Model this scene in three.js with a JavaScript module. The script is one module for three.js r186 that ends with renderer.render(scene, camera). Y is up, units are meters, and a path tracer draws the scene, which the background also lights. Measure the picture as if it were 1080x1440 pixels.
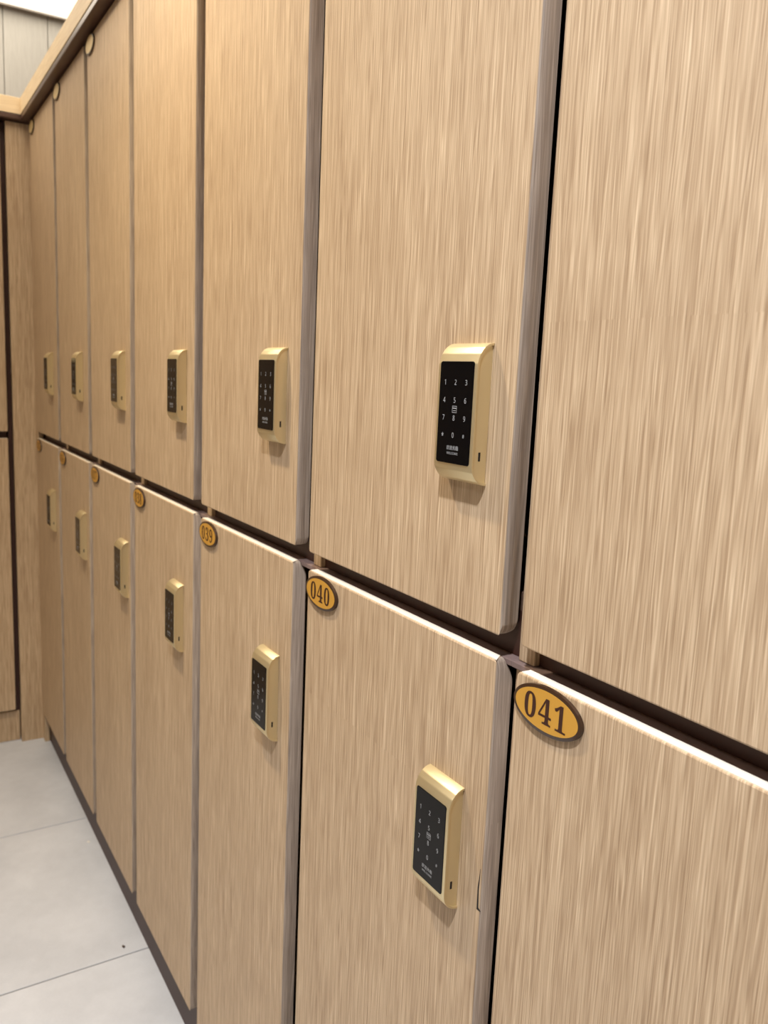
import * as THREE from 'three';
import { FontLoader } from 'three/addons/loaders/FontLoader.js';
import { RoundedBoxGeometry } from 'three/addons/geometries/RoundedBoxGeometry.js';
import { mergeGeometries, toCreasedNormals } from 'three/addons/utils/BufferGeometryUtils.js';
import { RectAreaLightUniformsLib } from 'three/addons/lights/RectAreaLightUniformsLib.js';

// ------------------------------------------------------------------ frame, camera, light, exposure
// The locker row is measured in door pitches P (0.382 m makes the floor tiles 0.6 m). World: x along the row,
// y up from the floor, z out of the door fronts.
const P = 0.382, FLOOR = 2.7;
const wx = (X) => X * P, wy = (Y) => (Y + FLOOR) * P;

const scene = new THREE.Scene();
scene.background = new THREE.Color(0x000000);
const camera = new THREE.PerspectiveCamera(2 * Math.atan(720 / 1155.83) * 180 / Math.PI, 1080 / 1440, 0.02, 30);
{
  const yaw = 1.010716, pitch = -0.159973, roll = 0.044399;
  const f = new THREE.Vector3(-Math.sin(yaw) * Math.cos(pitch), Math.sin(pitch), -Math.cos(yaw) * Math.cos(pitch));
  const r0 = new THREE.Vector3().crossVectors(f, new THREE.Vector3(0, 1, 0)).normalize();
  const u0 = new THREE.Vector3().crossVectors(r0, f);
  const r = r0.clone().multiplyScalar(Math.cos(roll)).addScaledVector(u0, Math.sin(roll));
  const u = u0.clone().multiplyScalar(Math.cos(roll)).addScaledVector(r0, -Math.sin(roll));
  camera.quaternion.setFromRotationMatrix(new THREE.Matrix4().makeBasis(r, u, f.clone().negate()));
  camera.position.set(1.2589 * P, (0.5442 + FLOOR) * P, 1.1449 * P);
}
camera.focus = 0.72;
camera.userData.fStop = 11;
scene.add(camera);

const renderer = new THREE.WebGLRenderer({ antialias: true });
renderer.toneMapping = THREE.LinearToneMapping;
renderer.toneMappingExposure = 1.0;
renderer.shadowMap.enabled = true;
RectAreaLightUniformsLib.init();

const CEIL = 2.462;                                     // ceiling height
const DOWNLIGHTS = [                                    // x, z, candela, colour, label
  [0.45, 0.68, 14, 0xf3f6ff, 'round ceiling downlight over the lockers numbered 040 and 041'],
  [-0.80, 0.50, 8.5, 0xffeccd, 'round ceiling downlight over the locker numbered 038'],
  [0.45, 1.35, 2.2, 0xf3f6ff, 'round ceiling downlight across the aisle, above the open floor facing plate 041'],
  [-0.80, 1.35, 1.0, 0xffeccd, 'round ceiling downlight between the light panel and the far side wall'],
];
const PANEL = { x: -2.13, z: 0.22, w: 1.4, d: 1.0, intensity: 3.0, color: 0xfff2dd };

// ------------------------------------------------------------------ helpers
const taken = new Map();
function numbered(n) { const k = taken.get(n) ?? 0; taken.set(n, k + 1); return k ? `${n}_${String(k).padStart(3, '0')}` : n; }
function rng(seed) { let s = seed >>> 0; return () => { s = (s + 0x6D2B79F5) >>> 0; let t = s; t = Math.imul(t ^ (t >>> 15), t | 1); t ^= t + Math.imul(t ^ (t >>> 7), t | 61); return ((t ^ (t >>> 14)) >>> 0) / 4294967296; }; }
function mesh(name, geo, mat, parent) {
  const m = new THREE.Mesh(geo, mat); m.castShadow = true; m.receiveShadow = true;
  m.name = parent === scene ? numbered(name) : name; parent.add(m); return m;
}
function thing(name, label, category, pos, group) {
  const g = new THREE.Group(); g.name = numbered(name); g.position.set(...pos); g.userData = { label, category };
  if (group) g.userData.group = group;
  scene.add(g); return g;
}
function box(x0, x1, y0, y1, z0, z1) {
  const g = new THREE.BoxGeometry(x1 - x0, y1 - y0, z1 - z0); g.translate((x0 + x1) / 2, (y0 + y1) / 2, (z0 + z1) / 2); return metreUV(g);
}
function rbox(x0, x1, y0, y1, z0, z1, r = 0.0015) {
  const g = new RoundedBoxGeometry(x1 - x0, y1 - y0, z1 - z0, 2, r); g.translate((x0 + x1) / 2, (y0 + y1) / 2, (z0 + z1) / 2); return metreUV(g);
}
function metreUV(g, ou = 0, ov = 0, swap = false) {     // box-projected uv in metres
  const p = g.attributes.position, n = g.attributes.normal, uv = new Float32Array(p.count * 2);
  for (let i = 0; i < p.count; i++) {
    const ax = Math.abs(n.getX(i)), ay = Math.abs(n.getY(i)), az = Math.abs(n.getZ(i));
    let u, v;
    if (az >= ax && az >= ay) { u = p.getX(i); v = p.getY(i); } else if (ax >= ay) { u = p.getZ(i); v = p.getY(i); } else { u = p.getX(i); v = p.getZ(i); }
    if (swap) [u, v] = [v, u];
    uv[2 * i] = u + ou; uv[2 * i + 1] = v + ov;
  }
  g.setAttribute('uv', new THREE.BufferAttribute(uv, 2)); return g;
}

// ------------------------------------------------------------------ textures
function lattice(seed, nx, ny) {                        // periodic value noise on an nx by ny lattice over [0,1)^2
  const r = rng(seed), v = new Float32Array(nx * ny); for (let i = 0; i < v.length; i++) v[i] = r() * 2 - 1;
  return (x, y) => {
    x = (x - Math.floor(x)) * nx; y = (y - Math.floor(y)) * ny;
    const i = Math.floor(x) % nx, j = Math.floor(y) % ny, i1 = (i + 1) % nx, j1 = (j + 1) % ny;
    let a = x - Math.floor(x), b = y - Math.floor(y); a = a * a * (3 - 2 * a); b = b * b * (3 - 2 * b);
    const p = v[j * nx + i] * (1 - a) + v[j * nx + i1] * a, q = v[j1 * nx + i] * (1 - a) + v[j1 * nx + i1] * a;
    return p * (1 - b) + q * b;
  };
}
function dataTexture(w, h, fn, srgb) {
  const d = new Uint8Array(w * h * 4);
  for (let j = 0, k = 0; j < h; j++) for (let i = 0; i < w; i++, k += 4) {
    const c = fn((i + 0.5) / w, (j + 0.5) / h, i, j);
    d[k] = c[0]; d[k + 1] = c[1]; d[k + 2] = c[2]; d[k + 3] = 255;
  }
  const t = new THREE.DataTexture(d, w, h, THREE.RGBAFormat);
  t.wrapS = t.wrapT = THREE.RepeatWrapping; t.magFilter = THREE.LinearFilter; t.minFilter = THREE.LinearMipmapLinearFilter; t.generateMipmaps = true;
  if (srgb) t.colorSpace = THREE.SRGBColorSpace;
  t.needsUpdate = true; return t;
}
const WOOD_U = 0.6, WOOD_V = 1.2;                       // metres covered by the wood texture across and along the grain
const woodField = (() => {
  const W = 2048, H = 1024, f = new Float32Array(W * H);
  const fine = lattice(11, 1150, 60), a = lattice(12, 560, 30), b = lattice(13, 270, 16), c = lattice(14, 110, 8), d = lattice(15, 17, 3);
  const wob = lattice(16, 9, 9), thin = lattice(17, 210, 11), pore = lattice(18, 620, 46);
  for (let j = 0, k = 0; j < H; j++) for (let i = 0; i < W; i++, k++) {
    const v = (j + 0.5) / H, u = (i + 0.5) / W + 0.0015 * wob((i + 0.5) / W, v);
    const ridge = Math.pow(1 - Math.min(1, Math.abs(thin(u, v)) * 1.6), 4);
    const pr = Math.max(0, pore(u, v) - 0.45);
    const comb = Math.sin(2 * Math.PI * (u * 226 + 1.5 * c(u, v) + 0.9 * b(u, v * 0.5))) * (0.7 + 0.5 * a(u, v * 0.4));   // the combed lines of the veneer, about 2.7 mm apart
    f[k] = 0.24 * fine(u, v) + 0.44 * a(u, v) + 0.12 * b(u, v) + 0.06 * c(u, v) + 0.07 * d(u, v) + 0.26 * (ridge - 0.28) + 0.34 * comb - 0.7 * pr;
  }
  return { W, H, f };
})();
function woodTexture(dark, light, contrast) {
  return dataTexture(woodField.W, woodField.H, (u, v, i, j) => {
    const t = Math.min(1, Math.max(0, 0.5 + contrast * woodField.f[j * woodField.W + i]));
    return [dark[0] + (light[0] - dark[0]) * t, dark[1] + (light[1] - dark[1]) * t, dark[2] + (light[2] - dark[2]) * t];
  }, true);
}
const woodMap = woodTexture([158, 131, 101], [226, 203, 170], 0.55);
const woodBump = dataTexture(woodField.W, woodField.H, (u, v, i, j) => { const t = 255 * Math.min(1, Math.max(0, 0.5 + 0.5 * woodField.f[j * woodField.W + i])); return [t, t, t]; }, false);
for (const t of [woodMap, woodBump]) t.repeat.set(1 / WOOD_U, 1 / WOOD_V);

const tileField = (() => { const a = lattice(31, 6, 6), b = lattice(32, 17, 17), c = lattice(33, 60, 60), d = lattice(34, 300, 300); return (u, v) => 0.5 * a(u, v) + 0.35 * b(u, v) + 0.2 * c(u, v) + 0.12 * d(u, v); })();
const tileMap = dataTexture(1024, 1024, (u, v) => { const t = tileField(u, v); return [202 + 13 * t, 207 + 13 * t, 215 + 13 * t]; }, true);
tileMap.repeat.set(1 / 1.1, 1 / 1.1);

// ------------------------------------------------------------------ materials
const M = {
  wood: new THREE.MeshStandardMaterial({ map: woodMap, bumpMap: woodBump, bumpScale: 0.00025, roughness: 0.55 }),
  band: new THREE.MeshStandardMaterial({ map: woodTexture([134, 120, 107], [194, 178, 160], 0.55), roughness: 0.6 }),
  brown: new THREE.MeshPhysicalMaterial({ color: 0x4a3126, roughness: 0.38, clearcoat: 0.15, clearcoatRoughness: 0.3 }),
  litRail: new THREE.MeshPhysicalMaterial({ color: 0x84706a, roughness: 0.4 }),  // dark brown rail, colour raised to stand for light on its top
  redBrown: new THREE.MeshStandardMaterial({ color: 0x3c2017, roughness: 0.5 }),
  fascia: new THREE.MeshStandardMaterial({ map: woodTexture([206, 180, 140], [242, 222, 188], 0.5), roughness: 0.55 }),  // lit copy of the oak, light from above put into its colour
  inside: new THREE.MeshStandardMaterial({ color: 0x5d4636, roughness: 0.8 }),
  gold: new THREE.MeshStandardMaterial({ color: 0xe0d0a6, metalness: 0.8, roughness: 0.42 }),
  glass: new THREE.MeshPhysicalMaterial({ color: 0x08080a, roughness: 0.15, specularIntensity: 0.35 }),
  print: new THREE.MeshStandardMaterial({ color: 0xa9acb0, roughness: 0.5 }),
  slot: new THREE.MeshStandardMaterial({ color: 0x120c08, roughness: 0.6 }),
  plateRim: new THREE.MeshPhysicalMaterial({ color: 0x3a2517, roughness: 0.35, clearcoat: 0.3 }),
  plateFace: new THREE.MeshStandardMaterial({ color: 0xd9a443, roughness: 0.4, metalness: 0.25 }),
  plateGold: new THREE.MeshStandardMaterial({ color: 0xd6bd88, roughness: 0.4, metalness: 0.25 }),
  litTopEdge: new THREE.MeshStandardMaterial({ color: 0xf3e9d8, roughness: 0.5 }),  // cream stands for the strong light on the upward door tops
  plateInk: new THREE.MeshStandardMaterial({ color: 0x3a1a0c, roughness: 0.5 }),
  tile: new THREE.MeshPhysicalMaterial({ map: tileMap, roughness: 0.42 }),
  grout: new THREE.MeshStandardMaterial({ color: 0x6f6a66, roughness: 0.9 }),
  plank: new THREE.MeshStandardMaterial({ map: woodTexture([152, 151, 147], [178, 177, 173], 0.5), roughness: 0.6 }),
  wall: new THREE.MeshStandardMaterial({ color: 0x8f826f, roughness: 0.8 }),
  ceiling: new THREE.MeshStandardMaterial({ color: 0xf2efe9, roughness: 0.9 }),
  trimWhite: new THREE.MeshStandardMaterial({ color: 0xeeeeee, roughness: 0.4 }),
  litter: new THREE.MeshStandardMaterial({ color: 0x4d4038, roughness: 0.9 }),
  litterWhite: new THREE.MeshStandardMaterial({ color: 0xf4f1ea, roughness: 0.9 }),
};
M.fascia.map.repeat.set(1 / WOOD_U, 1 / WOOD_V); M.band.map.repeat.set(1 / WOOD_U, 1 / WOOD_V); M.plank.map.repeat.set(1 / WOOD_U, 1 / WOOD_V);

// ------------------------------------------------------------------ the room
const ROOM = { x0: -7.5 * P, x1: 1.62, z0: -0.575, z1: 1.64 };
function struct(name, geo, mat) { const m = mesh(name, geo, mat, scene); m.userData.kind = 'structure'; return m; }
{
  const floor = struct('floor', box(ROOM.x0 - 0.1, ROOM.x1 + 0.1, -0.12, -0.0025, ROOM.z0 - 0.1, ROOM.z1 + 0.1), M.grout);
  const jx = -1.131, jz = -0.09, s = 0.6, gap = 0.0035;
  const shapes = [];
  for (let k = 0; k < 4; k++) { const g = new RoundedBoxGeometry(s - gap, 0.012, s - gap, 1, 0.0012); g.translate(s / 2, -0.006, s / 2); shapes.push(metreUV(g, k * 0.27 + 0.1, k * 0.41)); }
  let n = 0;
  for (let i = -3; i <= 4; i++) for (let j = -1; j <= 2; j++) {
    const t = mesh('tile', shapes[(n++ * 3 + i * i) % 4], M.tile, floor); t.position.set(jx + i * s, 0, jz + j * s);
  }
  struct('ceiling', box(ROOM.x0 - 0.1, ROOM.x1 + 0.1, CEIL, CEIL + 0.12, ROOM.z0 - 0.1, ROOM.z1 + 0.1), M.ceiling);
  struct('wall_back', box(ROOM.x0 - 0.1, ROOM.x1 + 0.1, 0, CEIL, ROOM.z0 - 0.1, ROOM.z0), M.wall);
  struct('wall_front', box(ROOM.x0 - 0.1, ROOM.x1 + 0.1, 0, CEIL, ROOM.z1, ROOM.z1 + 0.1), M.wall);
  struct('wall_right', box(ROOM.x1, ROOM.x1 + 0.1, 0, CEIL, ROOM.z0, ROOM.z1), M.wall);
  const wl = struct('wall_left', box(ROOM.x0 - 0.1, ROOM.x0 - 0.012, 0, CEIL, ROOM.z0, ROOM.z1), M.inside);
  const pw = 0.1465, z0 = -0.0133 - 4 * pw;
  for (let k = 0; k < 16; k++) {                       // upright planks, the joints where the photograph has them
    const a = Math.max(z0 + k * pw + 0.001, ROOM.z0), b = Math.min(z0 + (k + 1) * pw - 0.001, ROOM.z1); if (b - a < 0.01) continue;
    mesh('plank', metreUV(rbox(ROOM.x0 - 0.012, ROOM.x0, 1.2, CEIL - 0.001, a, b, 0.0016), k * 0.31, k * 0.17), M.plank, wl);
  }
}

// ------------------------------------------------------------------ lamps
for (const [x, z, cd, col, label] of DOWNLIGHTS) {
  const d = thing('ceiling_downlight', label, 'downlight', [x, CEIL, z], 'downlights in the ceiling');
  const prof = [[0.042, 0.0], [0.055, 0.0], [0.056, -0.003], [0.052, -0.006], [0.045, -0.006], [0.042, 0.0]].map((q) => new THREE.Vector2(...q));
  mesh('trim_ring', new THREE.LatheGeometry(prof, 40), M.trimWhite, d);
  const em = new THREE.MeshStandardMaterial({ color: 0xffffff, emissive: col, emissiveIntensity: 4 });
  const lens = new THREE.CylinderGeometry(0.042, 0.042, 0.002, 32); lens.translate(0, -0.0012, 0);
  mesh('lamp_lens', lens, em, d);
  const l = new THREE.SpotLight(col, cd, 0, 1.18, 0.7, 2);
  l.position.set(x, CEIL - 0.012, z); l.target.position.set(x, 0, z); l.castShadow = true; l.shadow.radius = 2; l.name = 'downlight_beam';
  scene.add(l); scene.add(l.target);
}
{
  const p = PANEL, d = thing('ceiling_light_panel', 'wide white ceiling light panel above the planked end wall', 'ceiling light', [p.x, CEIL, p.z]);
  const hw = p.w / 2, hd = p.d / 2;
  mesh('panel_frame', mergeGeometries([rbox(-hw - 0.012, hw + 0.012, -0.012, 0, -hd - 0.012, -hd), rbox(-hw - 0.012, hw + 0.012, -0.012, 0, hd, hd + 0.012), rbox(-hw - 0.012, -hw, -0.012, 0, -hd, hd), rbox(hw, hw + 0.012, -0.012, 0, -hd, hd)]), M.trimWhite, d);
  mesh('diffuser', box(-hw, hw, -0.008, 0, -hd, hd), new THREE.MeshStandardMaterial({ color: 0xffffff, emissive: p.color, emissiveIntensity: 1.5 }), d);
  const l = new THREE.RectAreaLight(p.color, p.intensity, p.w, p.d); l.position.set(p.x, CEIL - 0.014, p.z); l.rotation.x = -Math.PI / 2; l.name = 'panel_light'; scene.add(l);
}

// ------------------------------------------------------------------ locker parts
const BEV = 0.006 * P, DOOR_T = 0.046 * P, TOP_T = 0.0285 * P;
// A door leaf: flat front, the long right edge bevelled back as a finger pull with rounded corners, small rounding elsewhere.
function doorGeometry(wf, H, ou, ov) {
  const r = 0.0016, rl = 0.0045, layers = [];
  const contour = (ins, e, z, drop = 0) => {
    const x0 = ins, x1 = wf, y0 = ins, y1 = H - ins - drop, q = Math.max(0.0006, rl - ins), ry = 0.015 * (e / BEV), rx = 0.011 * (e / BEV), cx = x1 + e - rx, pts = [];
    const add = (x, y) => pts.push([x, y, z]);
    for (let i = 0; i <= 4; i++) { const a = Math.PI + (Math.PI / 2) * (i / 4); add(x0 + q + q * Math.cos(a), y0 + q + q * Math.sin(a)); }
    for (let i = 0; i <= 8; i++) { const a = (Math.PI / 2) * (i / 8); add(cx + rx * Math.sin(a), y0 + ry - ry * Math.cos(a)); }
    for (let i = 8; i >= 0; i--) { const a = (Math.PI / 2) * (i / 8); add(cx + rx * Math.sin(a), y1 - ry + ry * Math.cos(a)); }
    for (let i = 0; i <= 4; i++) { const a = Math.PI / 2 + (Math.PI / 2) * (i / 4); add(x0 + q + q * Math.cos(a), y1 - q + q * Math.sin(a)); }
    return pts;
  };
  layers.push(contour(r, 0, 0), contour(r * 0.3, 0.3 * r, -r * 0.3), contour(0, r, -r), contour(0, BEV * 0.62, -TOP_T), contour(0, BEV, -DOOR_T, 0.02 * P));
  const pos = [], uv = [], edge = [];
  const put = (p) => { pos.push(p[0], p[1], p[2]); uv.push(p[0] + ou + (p[0] < 0.003 ? p[2] : 0), p[1] + ov + (p[1] > H - 0.002 || p[1] < 0.002 ? 3 * p[2] : 0)); };
  const n = layers[0].length, onEdge = (L, i) => L >= 1 && i >= 5 && i <= 21;   // the right-hand edge is banded separately
  for (let L = 0; L + 1 < layers.length; L++) for (let i = 0; i < n; i++) {
    if (onEdge(L, i)) { edge.push([L, i]); continue; }
    const a = layers[L][i], b = layers[L][(i + 1) % n], c = layers[L + 1][(i + 1) % n], d = layers[L + 1][i];
    for (const p of [a, d, c, a, c, b]) put(p);
  }
  const part = () => {                                  // the faces put down so far
    const g = new THREE.BufferGeometry();
    g.setAttribute('position', new THREE.Float32BufferAttribute(pos.splice(0), 3)); g.setAttribute('uv', new THREE.Float32BufferAttribute(uv.splice(0), 2));
    g.computeVertexNormals(); return g;
  };
  const rim = toCreasedNormals(part(), 0.6);
  const ctr = [wf / 2, H / 2, 0], bck = [wf / 2, H / 2, -DOOR_T], F = layers[0], B = layers[layers.length - 1];
  for (let i = 0; i < n; i++) { for (const p of [ctr, F[i], F[(i + 1) % n]]) put(p); for (const p of [bck, B[(i + 1) % n], B[i]]) put(p); }
  const leaf = mergeGeometries([rim, part()]);          // flat caps keep flat normals
  for (const [L, i] of edge) { const a = layers[L][i], b = layers[L][(i + 1) % n], c = layers[L + 1][(i + 1) % n], d = layers[L + 1][i]; for (const p of [a, d, c, a, c, b]) { put(p); uv[uv.length - 2] = ou - p[2]; } }
  return { leaf, band: toCreasedNormals(part(), 0.6) };
}

// the electronic lock, origin at the middle of its lower back edge
const LOCK = { w: 0.141 * P, h: 0.31 * P, d: 0.043 * P };
function lockProfile(off) {                             // in (z, y), offset inwards by off
  const s = new THREE.Shape(), { h, d } = LOCK, top = 0.056 * P, bot = 0.046 * P, D = d - off;
  s.moveTo(0, off);
  const N = 14;
  for (let i = 1; i <= N; i++) { const a = (Math.PI / 2) * (i / N); s.lineTo(D * Math.sin(a), bot - (bot - off) * Math.cos(a)); }
  for (let i = 0; i <= N; i++) { const a = (Math.PI / 2) * (i / N); s.lineTo(D * Math.cos(a), h - top + (top - off) * Math.sin(a)); }
  s.lineTo(0, off); return s;
}
function lockSlab(shape, w, bevel) {                    // extrude along x, centred
  const g = new THREE.ExtrudeGeometry(shape, { depth: w - 2 * bevel, bevelEnabled: bevel > 0, bevelThickness: bevel, bevelSize: bevel, bevelOffset: -bevel, bevelSegments: 2, steps: 1 });
  g.translate(0, 0, -(w - 2 * bevel) / 2); g.rotateY(-Math.PI / 2); g.scale(-1, 1, 1);
  const ix = g.index; if (ix) for (let i = 0; i < ix.count; i += 3) { const t = ix.getX(i); ix.setX(i, ix.getX(i + 1)); ix.setX(i + 1, t); }
  else for (const at of Object.values(g.attributes)) for (let i = 0; i < at.count; i += 3) for (let c = 0; c < at.itemSize; c++) { const A = at.array, o = i * at.itemSize + c, q = o + at.itemSize, t = A[o]; A[o] = A[q]; A[q] = t; }
  g.computeVertexNormals(); return toCreasedNormals(g, 0.55);
}
function roundRect(x0, x1, y0, y1, r) {
  const s = new THREE.Shape(); s.moveTo(x0 + r, y0); s.lineTo(x1 - r, y0); s.absarc(x1 - r, y0 + r, r, -Math.PI / 2, 0); s.lineTo(x1, y1 - r); s.absarc(x1 - r, y1 - r, r, 0, Math.PI / 2);
  s.lineTo(x0 + r, y1); s.absarc(x0 + r, y1 - r, r, Math.PI / 2, Math.PI); s.lineTo(x0, y0 + r); s.absarc(x0 + r, y0 + r, r, Math.PI, Math.PI * 1.5); return s;
}
const fontLoader = new FontLoader();
const sans = await fontLoader.loadAsync('fonts/droid/droid_sans_regular.typeface.json');
const serif = await fontLoader.loadAsync('fonts/droid/droid_serif_bold.typeface.json');
function glyphs(font, text, cx, cy, h, sx = 1, depth = 0) {   // flat lettering centred on (cx, cy), cap height h
  const sh = font.generateShapes(text, 100); const g = new THREE.ShapeGeometry(sh, 6); g.computeBoundingBox();
  const b = g.boundingBox, k = h / (b.max.y - b.min.y); g.translate(-(b.min.x + b.max.x) / 2, -(b.min.y + b.max.y) / 2, 0); g.scale(k * sx, k, 1); g.translate(cx, cy, depth); return g;
}
const strokes = (list, x, y, s, t) => list.map(([x0, y0, x1, y1]) => {   // straight pen strokes on a 10 by 10 field
  const dx = (x1 - x0) * s / 10, dy = (y1 - y0) * s / 10, L = Math.hypot(dx, dy), g = new THREE.PlaneGeometry(L + t, t);
  g.rotateZ(Math.atan2(dy, dx)); g.translate(x + (x0 + x1) * s / 20, y + (y0 + y1) * s / 20, 0); return g;
});
const HAN = {                                           // the four characters of the welcome line
  huan: [[0, 8, 4, 8], [4, 8, 0, 0], [0.5, 5, 4, 0.5], [6, 10, 4.8, 6.5], [5.5, 8, 9.6, 8], [9.6, 8, 9, 6], [7.2, 6, 4.6, 0], [7.2, 4.5, 10, 0]],
  ying: [[1, 9.5, 2, 8], [0, 6, 2, 6], [2, 6, 2, 2], [2, 2, 0, 0.5], [2, 1.6, 4, 0.3], [4, 0.3, 10, 0.3], [5.6, 9.3, 4, 8.6], [4, 8.6, 4, 3.4], [4, 3.4, 6, 4.2], [7, 8.6, 9.6, 8.6], [9.6, 8.6, 9.6, 3.4], [7, 8.6, 7, 1.6]],
  guang: [[5, 10, 5, 5.4], [2, 9, 3, 6.8], [8.2, 9, 7, 6.8], [0.3, 5.3, 9.7, 5.3], [3.6, 5.3, 3, 2], [3, 2, 0.4, 0], [6.2, 5.3, 6.2, 0.6], [6.2, 0.6, 9.6, 0.6], [9.6, 0.6, 9.6, 2]],
  lin: [[0.6, 8.8, 0.6, 1.6], [2.6, 9.8, 2.6, 0], [5.6, 10, 4.2, 6.4], [5.2, 8.4, 9.8, 8.4], [6.6, 7, 7.6, 5.8], [4.6, 4.8, 9.6, 4.8], [4.6, 4.8, 4.6, 0.3], [9.6, 4.8, 9.6, 0.3], [4.6, 0.4, 9.6, 0.4], [7.1, 4.8, 7.1, 0.4]],
};
const lockParts = (() => {
  const { w, h, d } = LOCK, gx = 0.1205 * P / 2, g0 = 0.0435 * P, g1 = 0.268 * P, gh = g1 - g0;
  const outer = lockProfile(0), hole = lockProfile(0.0021);
  // the shell is a thin strap along the profile; the flank sits back inside it
  const po = outer.getPoints().slice(0, -1), inner = hole.getPoints().slice(0, -1);
  const shellOuter = new THREE.Shape([...po, ...inner.slice().reverse()]);
  const shell = lockSlab(shellOuter, w, 0.0004);
  const flank = lockSlab(new THREE.Shape(inner), w - 0.0034, 0);
  const glass = new THREE.ExtrudeGeometry(roundRect(-gx, gx, g0, g1, 0.0022), { depth: 0.0006, bevelEnabled: true, bevelThickness: 0.0003, bevelSize: 0.0003, bevelSegments: 1, curveSegments: 6 }); glass.translate(0, 0, d - 0.0002);
  const zp = d + 0.00085, cy = (fr) => g1 - fr * gh, cx = (fr) => -gx + fr * 2 * gx, pr = [];
  const rows = ['123', '456', '789', '*0#'], ry = [0.2, 0.375, 0.55, 0.72], rx = [0.17, 0.49, 0.81];
  rows.forEach((s, j) => [...s].forEach((c, i) => pr.push(glyphs(sans, c, cx(rx[i]), cy(ry[j]), c === '*' || c === '#' ? 0.0032 : 0.0044, 0.95).toNonIndexed())));
  const iw = 0.0032, ih = 0.0029, ic = cy(0.465), it = 0.0004;       // card symbol
  for (const q of [[-iw, iw, ic + ih - it, ic + ih], [-iw, iw, ic - ih, ic - ih + it], [-iw, -iw + it, ic - ih, ic + ih], [iw - it, iw, ic - ih, ic + ih], [-iw, iw, ic + 0.0006, ic + 0.0014], [-iw * 0.55, iw * 0.6, ic - 0.0013, ic - 0.0008]]) {
    const g = new THREE.PlaneGeometry(q[1] - q[0], q[3] - q[2]); g.translate((q[0] + q[1]) / 2, (q[2] + q[3]) / 2, 0); pr.push(g.toNonIndexed());
  }
  const cs = 0.0035, pitch = 0.0042;
  Object.values(HAN).forEach((s, i) => strokes(s, -2 * pitch + i * pitch + (pitch - cs) / 2, cy(0.845) - cs / 2, cs, 0.00036).forEach((g) => pr.push(g.toNonIndexed())));
  pr.push(glyphs(sans, 'WELCOME', 0, cy(0.9), 0.002, 1.25).toNonIndexed());
  for (const g of pr) { g.translate(0, 0, zp); for (const k of Object.keys(g.attributes)) if (!['position', 'normal', 'uv'].includes(k)) g.deleteAttribute(k); }
  const slot = new RoundedBoxGeometry(0.0006, 0.0075, 0.0022, 2, 0.0003); slot.translate(w / 2 - 0.0017, 0.0245, d * 0.46);
  return { shell, flank, glass, print: mergeGeometries(pr), slot };
})();
function addLock(parent, x, y) {
  const a = mesh('electronic_lock', lockParts.shell, M.gold, parent); a.position.set(x, y, 0.0002); a.userData.label = 'champagne gold electronic keypad lock';
  mesh('lock_flank', lockParts.flank, M.gold, a);
  const gl = mesh('keypad_glass', lockParts.glass, M.glass, a); gl.userData.label = 'glossy black touch keypad';
  mesh('keypad_print', lockParts.print, M.print, a).userData.label = 'pale keypad digits, card symbol and welcome line';
  mesh('charging_slot', lockParts.slot, M.slot, a);
  return a;
}
function ellipse(a, b) { const s = new THREE.Shape(); s.absellipse(0, 0, a, b, 0, Math.PI * 2); return s; }
const plateParts = (() => {
  const a = 0.099 * P, b = 0.0505 * P;
  const rim = toCreasedNormals(new THREE.ExtrudeGeometry(ellipse(a - 0.0006, b - 0.0006), { depth: 0.0026, bevelEnabled: true, bevelThickness: 0.0005, bevelSize: 0.0006, bevelSegments: 2, curveSegments: 40 }), 0.7);
  rim.translate(0, 0, 0.0005);
  const face = new THREE.ExtrudeGeometry(ellipse(a - 0.003, b - 0.003), { depth: 0.0002, bevelEnabled: false, curveSegments: 40 }); face.translate(0, 0, 0.0036);
  return { rim, face };
})();
function addPlate(parent, x, y, text) {
  const a = mesh('number_plate', plateParts.rim, M.plateRim, parent); a.position.set(x, y, 0); a.userData.label = text ? `oval number plate reading ${text}` : 'oval plate with dark rim';
  mesh('plate_face', plateParts.face, text ? M.plateFace : M.plateGold, a);
  if (text) mesh('numerals', mergeGeometries([...text].map((c, i) => glyphs(serif, c, (i - 1) * 0.0168 - 0.0005, 0, 0.0212, 0.92, 0.00395).toNonIndexed())), M.plateInk, a);
  return a;
}

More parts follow.
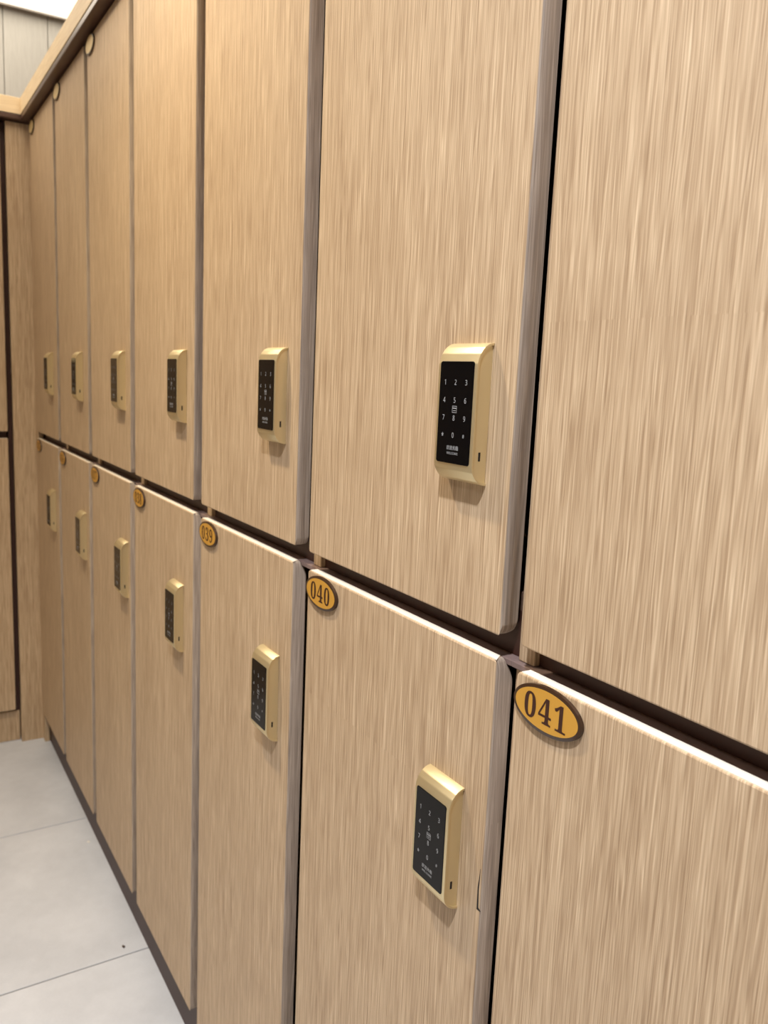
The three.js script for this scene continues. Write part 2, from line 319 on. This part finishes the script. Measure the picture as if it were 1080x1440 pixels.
// one locker: origin at the lower front left corner of its door
let serial = 0;
function locker(label, pos, { wf, H, pitch, lock, plate, tier, group, end = false }) {
  const g = thing('locker', label, 'locker', pos, group);
  const r = rng(100 + serial++);
  const dg = doorGeometry(wf, H, 3 * r(), 3 * r());
  const door = mesh('door', dg.leaf, M.wood, g);
  mesh('side_band', dg.band, M.band, door).userData.label = 'greyish brown banding along the door edge';
  if (tier === 'lower') {
    const es = new THREE.Shape([[0.0045, 0.0012], [wf - 0.0006, 0.0012], [wf - 0.0075, TOP_T - 0.0002], [0.0045, TOP_T - 0.0002]].map((q) => new THREE.Vector2(...q)));   // in (x, -z)
    const eg = new THREE.ExtrudeGeometry(es, { depth: 0.0009, bevelEnabled: false }); eg.rotateX(-Math.PI / 2); eg.translate(0, H - 0.0004, 0);
    mesh('lit_top_edge', eg, M.litTopEdge, door).userData.label = 'pale strip on top of the door, lamp light put into its colour';
  }
  const dl = end ? 0 : -0.055 * P, dr = end ? 0 : -0.005 * P, zf = -0.047 * P, back = -0.535;
  const lo = tier === 'upper' ? -0.0555 * P : 0, hi = tier === 'upper' ? H + 0.003 : H - 0.0145 * P;
  if (!end) mesh('side_panel', metreUV(rbox(dl, dr, lo, hi, back, zf, 0.001), r(), r()), M.wood, g);
  const nl = pitch - 0.055 * P, bottom = tier === 'upper' ? 0.05 * P : 0.012;
  mesh('body', mergeGeometries([box(dr, nl, bottom, hi, back, back + 0.009), box(dr, nl, bottom, bottom + 0.016, back + 0.009, -0.063 * P)]), M.inside, g);
  if (tier === 'lower') {
    mesh('shelf_rail', rbox(dl, nl, H - 0.014 * P, H, back, -TOP_T - 0.0012, 0.0008), M.litRail, g).userData.label = 'dark brown rail behind the gap between the doors, light put into its paler colour';
  } else mesh('kick_strip', box(dr, nl, -0.0555 * P, 0.05 * P, -0.075 * P, -0.063 * P), M.redBrown, g).userData.label = 'dark brown strip behind the gap between the doors';
  if (lock) addLock(g, lock[0], lock[1]);
  if (plate) addPlate(g, plate[0], plate[1], plate[2]);
  return g;
}

// ------------------------------------------------------------------ the locker row
const upLeft = [0, -1.0, -1.996, -3.003, -3.98, -4.96, -5.955], upRight = [0.9, -0.0715, -1.1, -2.097, -3.093, -4.072, -5.05];
const loLeft = [-0.005, -1.0, -1.997, -3.015, -3.99, -4.985, -5.955], loRight = [0.9, -0.075, -1.112, -2.095, -3.11, -4.085, -5.08];
const upLock = [0.815, -0.149, -1.1855, -2.183, -3.18, -4.202, -5.188], loLock = [0.815, -0.1545, -1.195, -2.211, -3.141, -4.154, -5.184];
const loLockY = [-0.706, -0.706, -0.712, -0.708, -0.692, -0.697, -0.695];
const numbers = ['041', '040', '039', '038', '037', '036', '035'];
const TOP = 2.378, GAP = 0.0563, BOT = -2.44;
const ORD = ['seventh', 'sixth', 'fifth', 'fourth', 'third', 'second', 'first'];
numbers.forEach((n, k) => {
  const pitchU = (k ? upLeft[k - 1] - upLeft[k] : 1) * P, pitchL = (k ? loLeft[k - 1] - loLeft[k] : 1) * P;
  locker(`${ORD[k]} upper oak locker from the corner post, above the one numbered ${n}`, [wx(upLeft[k]), wy(0), 0],
    { wf: (upRight[k] - upLeft[k]) * P, H: TOP * P, pitch: pitchU, end: k === 6, tier: 'upper', group: 'upper row of oak lockers', lock: [(upLock[k] - upLeft[k]) * P - LOCK.w / 2, 0.3215 * P], plate: [0.098 * P, (TOP - 0.052) * P, ''] });
  const l = locker(`${ORD[k]} lower oak locker from the corner post, its oval plate reading ${n}`, [wx(loLeft[k]), wy(BOT), 0],
    { wf: (loRight[k] - loLeft[k]) * P, H: (-GAP - BOT) * P, pitch: pitchL, end: k === 6, tier: 'lower', group: 'lower row of oak lockers', lock: [(loLock[k] - loLeft[k]) * P - LOCK.w / 2, (loLockY[k] - BOT) * P], plate: [0.104 * P, (-0.1075 - BOT) * P, n] });
  if (n === '040') {                                   // chipped veneer on the edge of this door
    const s = new THREE.Shape(); s.moveTo(0, 0); s.lineTo(0.0055, 0.0006); s.lineTo(0.002, 0.0026); s.lineTo(0.001, 0.02); s.lineTo(0.0018, 0.04); s.lineTo(-0.0004, 0.021); s.closePath();
    const c = mesh('veneer_chip', new THREE.ExtrudeGeometry(s, { depth: 0.0004, bevelEnabled: false }), M.slot, l); c.position.set((loRight[1] - loLeft[1]) * P - 0.0032, (-0.664 - BOT) * P, -0.0001); c.userData.label = 'dark split where the veneer has chipped';
  }
});
for (let k = 1; k <= 3; k++) {                         // the row goes on to the right of the picture
  const far = ['next to the column numbered 041', 'two columns on from the one numbered 041', 'at the end of the row by the plain wall'][k - 1];
  locker(`upper oak locker without plate ${far}`, [wx(k), wy(0), 0], { wf: 0.9 * P, H: TOP * P, pitch: P, tier: 'upper', group: 'upper row of oak lockers', lock: [0.78 * P, 0.3215 * P] });
  locker(`lower oak locker without plate ${far}`, [wx(k), wy(BOT), 0], { wf: 0.9 * P, H: (-GAP - BOT) * P, pitch: P, tier: 'lower', group: 'lower row of oak lockers', lock: [0.78 * P, (-0.7 - BOT) * P] });
}
const ROW_X0 = -6.05 * P, ROW_X1 = 4 * P;

// the end bank at right angles, its doors facing along the row; the column by the corner post shows in the picture
const END_X = -6.05 * P;
for (let c = 0; c < 4; c++) {
  const zr = 0.205 * P + c * P, wf = 0.9 * P, zl = zr + wf + BEV;      // local left edge lies at the larger z
  const where = ['beside the corner post', 'second from the corner post', 'third from the corner post', 'fourth from the corner post'][c];
  const up = locker(`upper oak locker of the end bank ${where}`, [END_X, wy(-0.01), zl], { wf, H: TOP * P, pitch: c ? P : 0.954 * P, tier: 'upper', group: 'oak lockers of the end bank', lock: [0.69 * P, 0.3215 * P] });
  const lw = locker(`lower oak locker of the end bank ${where}`, [END_X, wy(-2.40), zl], { wf, H: (-0.0563 - 0.01 + 2.40) * P, pitch: c ? P : 0.954 * P, tier: 'lower', group: 'oak lockers of the end bank', lock: [0.69 * P, 1.7 * P] });
  up.rotation.y = lw.rotation.y = Math.PI / 2;
}
{
  const t = thing('corner_post', 'plain oak corner post between the locker row and the end bank', 'post', [END_X, 0, 0.1 * P]);
  mesh('post_return', metreUV(rbox(0, wx(-5.964) - END_X, 0.0, wy(2.385), -0.1 * P - 0.018, -0.1 * P - 0.003, 0.001), 0.7, 0.3), M.wood, t);
  mesh('gap_strip', box(-0.03, -0.024, wy(-2.44), wy(2.385), 0.066 * P, 0.1 * P), M.redBrown, t).userData.label = 'dark brown strip in the gap beside the door';
  mesh('post_panel', metreUV(rbox(-0.018, 0.0, 0.0, wy(2.385), -0.1 * P - 0.018, 0.065 * P, 0.001), 0.37, 0.1), M.wood, t);
}
// toe boards
{
  const t = thing('toe_board', 'dark recessed toe board under the numbered locker row', 'toe board', [0, 0, -0.05 * P]);
  mesh('board', rbox(ROW_X0 + 0.02, ROW_X1, 0, wy(BOT) - 0.001, -0.018, 0, 0.001), M.redBrown, t);
  const e = thing('toe_board', 'oak toe board under the end bank', 'toe board', [END_X - 0.022, 0, 0]);
  mesh('board', metreUV(rbox(-0.018, 0, 0, wy(-2.40) - 0.012, 0.17 * P, 1.62, 0.001), 0.2, 0.6), M.wood, e);
}
// cornices: a dark moulding under an oak fascia, paled in colour for strong light
{
  const y0 = wy(2.392), y1 = wy(2.432), y2 = wy(2.552), zf = 0.06 * P;
  const a = thing('cornice', 'oak cornice with dark brown moulding along the top of the numbered lockers', 'cornice', [0, y0, 0]);
  mesh('dark_moulding', rbox(END_X + zf, ROW_X1, 0, y1 - y0, -0.03, zf, 0.0028), M.brown, a);
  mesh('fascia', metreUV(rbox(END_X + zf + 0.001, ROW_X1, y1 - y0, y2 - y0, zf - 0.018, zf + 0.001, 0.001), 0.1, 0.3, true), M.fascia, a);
  mesh('top_panel', box(END_X + zf + 0.001, ROW_X1, y1 - y0 + 0.001, y1 - y0 + 0.017, -0.55, zf - 0.019), M.inside, a);
  const b = thing('cornice', 'oak cornice with dark brown moulding along the top of the end bank', 'cornice', [END_X, y0, 0]);
  mesh('dark_moulding', rbox(-0.03, zf, 0, y1 - y0, -0.03, 1.62, 0.0028), M.brown, b);
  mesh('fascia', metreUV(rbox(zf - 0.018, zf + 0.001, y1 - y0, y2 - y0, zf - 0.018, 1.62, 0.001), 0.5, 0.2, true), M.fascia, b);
  mesh('top_panel', box(ROOM.x0 - END_X + 0.002, zf - 0.019, y1 - y0 + 0.001, y1 - y0 + 0.017, -0.55, 1.62), M.inside, b);
}

// ------------------------------------------------------------------ litter on the floor
{
  const bit = (name, label, x, z, s, mat, seed) => {
    const g = new THREE.IcosahedronGeometry(s, 1), p = g.attributes.position, r = rng(seed), seen = new Map();
    for (let i = 0; i < p.count; i++) { const key = [p.getX(i), p.getY(i), p.getZ(i)].map((v) => v.toFixed(6)).join(); if (!seen.has(key)) seen.set(key, 0.6 + 0.8 * r()); const k = seen.get(key); p.setXYZ(i, p.getX(i) * k * 1.4, p.getY(i) * k * 0.4, p.getZ(i) * k); }
    g.computeVertexNormals(); g.computeBoundingBox(); g.translate(0, -g.boundingBox.min.y, 0);
    const m = mesh(name, g, mat, scene); m.position.set(x, 0, z); m.userData = { label, category: 'litter' };
  };
  bit('crumb', 'small dark crumb lying on the grey floor tile', wx(-3.03), wx(0.07), 0.003, M.litter, 5);
  bit('paper_scrap', 'tiny white scrap on the floor against the toe board', wx(-4.2), wx(0.01), 0.003, M.litterWhite, 6);
}

renderer.render(scene, camera);
